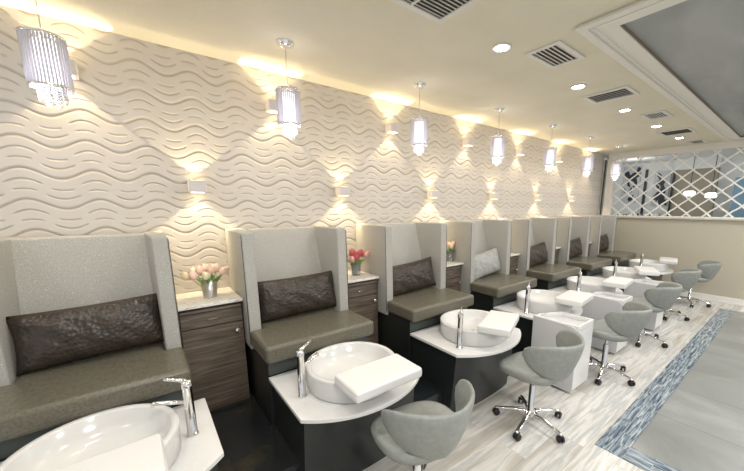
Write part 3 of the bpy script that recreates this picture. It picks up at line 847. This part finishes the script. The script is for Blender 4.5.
def make_vent(w, d, ang, rows):
    t = thing('ceiling_vent', '', 'vent', (0, 0, 0), 0, 'ceiling vents over the aisle')
    bm = bmesh.new(); fw = .035
    fr = [[(sx*(w/2-i*fw), sy*(d/2-i*fw)) for sx, sy in ((-1, -1), (1, -1), (1, 1), (-1, 1))] for i in (0, 1)]
    q = [[bm.verts.new((x, y, z)) for x, y in fr[i]] for i, z in ((0, -.001), (0, -.012), (1, -.012), (1, -.001))]
    for k in range(4):
        for i in range(4): bm.faces.new((q[k][i], q[k][(i+1) % 4], q[(k+1) % 4][(i+1) % 4], q[(k+1) % 4][i]))
    fin('frame', bm, M['vent'], t, bevel=.003)
    bm = bmesh.new(); box(bm, -w/2+fw, w/2-fw, -d/2+fw, d/2-fw, -.003, -.001); fin('backing', bm, M['ventdark'], t)
    return t, fw
def slats(t, w, d, fw, n, along, tilt):
    for k in range(n):
        bm = bmesh.new()
        if along == 'x': q = -d/2+fw+(d-2*fw)*(k+.5)/n; L = w/2-fw; s = (d-2*fw)/n*.55; pts = [(-L, q-s, -.011), (L, q-s, -.011), (L, q+s*.2, -.0035), (-L, q+s*.2, -.0035)]
        else: q = -w/2+fw+(w-2*fw)*(k+.5)/n; L = d/2-fw; s = (w-2*fw)/n*.55; pts = [(q-s, -L, -.011), (q-s, L, -.011), (q+s*.2, L, -.0035), (q+s*.2, -L, -.0035)]
        v = [bm.verts.new(p) for p in pts]; bm.faces.new(v)
        v2 = [bm.verts.new((p[0], p[1], p[2]-.0015)) for p in pts]; bm.faces.new(v2[::-1])
        for i in range(4): bm.faces.new((v[i], v[(i+1) % 4], v2[(i+1) % 4], v2[i]))
        fin('slat', bm, M['slat'], t)
V = [(1.30, -1.655, .52, .50, 'x', 16, 'large ceiling vent cut off by the top edge of the photo', 1),
     (2.53, -1.632, .40, .26, 'x', 6, 'ceiling vent with dark stripes nearest the coffer corner', 0),
     (3.82, -1.548, .34, .41, 'y', 5, 'ceiling vent between the second and third downlights', 0),
     (5.07, -1.624, .37, .25, 'x', 6, 'ceiling vent between the third and fourth downlights', 0),
     (6.42, -1.536, .42, .39, 'y', 5, 'flush ceiling vent between the fourth and fifth downlights', 0),
     (7.62, -1.57, .38, .22, 'x', 5, 'small ceiling vent nearest the lattice wall', 0)]
for x, y, w, d, al, n, l, mid in V:
    t, fw = make_vent(w, d, 0, n); slats(t, w, d, fw, n, al, 0); t.location = (x, y, ZC); t['label'] = l
    if mid:
        bm = bmesh.new(); box(bm, -.006, .006, -d/2+fw, d/2-fw, -.013, -.0035); fin('crossbar', bm, M['vent'], t)

# ------------------------------------------------------------------ light
for n in range(-1, 7):
    light('POINT', (cx(n)-.029, -.571, ZC-.60), 3.2, (.97, .94, 1.), shadow_soft_size=.07)
for x in (.2, 2.6, 5., 7.2):
    for y in (-3.3, -4.8):
        light('AREA', (x, y, ZC-.03), 26, (1., .97, .93), (0, 0, 0), size=.5)
light('POINT', (9.2, -.2, 2.5), 9, (1., .98, .95), shadow_soft_size=.2)
light('POINT', (9.2, -3.4, 2.5), 14, (1., .98, .95), shadow_soft_size=.2)
w = bpy.data.worlds.new('world'); SC.world = w; w.use_nodes = True
bg = w.node_tree.nodes['Background']; bg.inputs[0].default_value = (.95, .97, 1., 1); bg.inputs[1].default_value = .58

# ------------------------------------------------------------------ camera
yaw, pitch, roll, f = .8965, .1852, -.0004, 323.9796
cyw, syw, cp, sp = math.cos(yaw), math.sin(yaw), math.cos(pitch), math.sin(pitch)
F = Vector((cyw*cp, syw*cp, -sp)); R = F.cross(Vector((0, 0, 1))).normalized(); D = F.cross(R)
c_, s_ = math.cos(roll), math.sin(roll); R2 = c_*R+s_*D; D2 = -s_*R+c_*D
cd = bpy.data.cameras.new('camera'); co = bpy.data.objects.new('camera', cd); C.objects.link(co)
m3 = Matrix((R2, -D2, -F)).transposed(); co.matrix_world = Matrix.Translation((0, -2.9837, 1.7)) @ m3.to_4x4()
cd.sensor_fit = 'HORIZONTAL'; cd.sensor_width = 36; cd.lens = f/744*36; cd.shift_x = -29.7554/744; cd.shift_y = 31.4043/744; cd.clip_start = .05
SC.camera = co
SC.cycles.use_denoising = True
SC.view_settings.view_transform = 'Standard'
SC.view_settings.exposure = .30
SC.cycles.max_bounces = 8
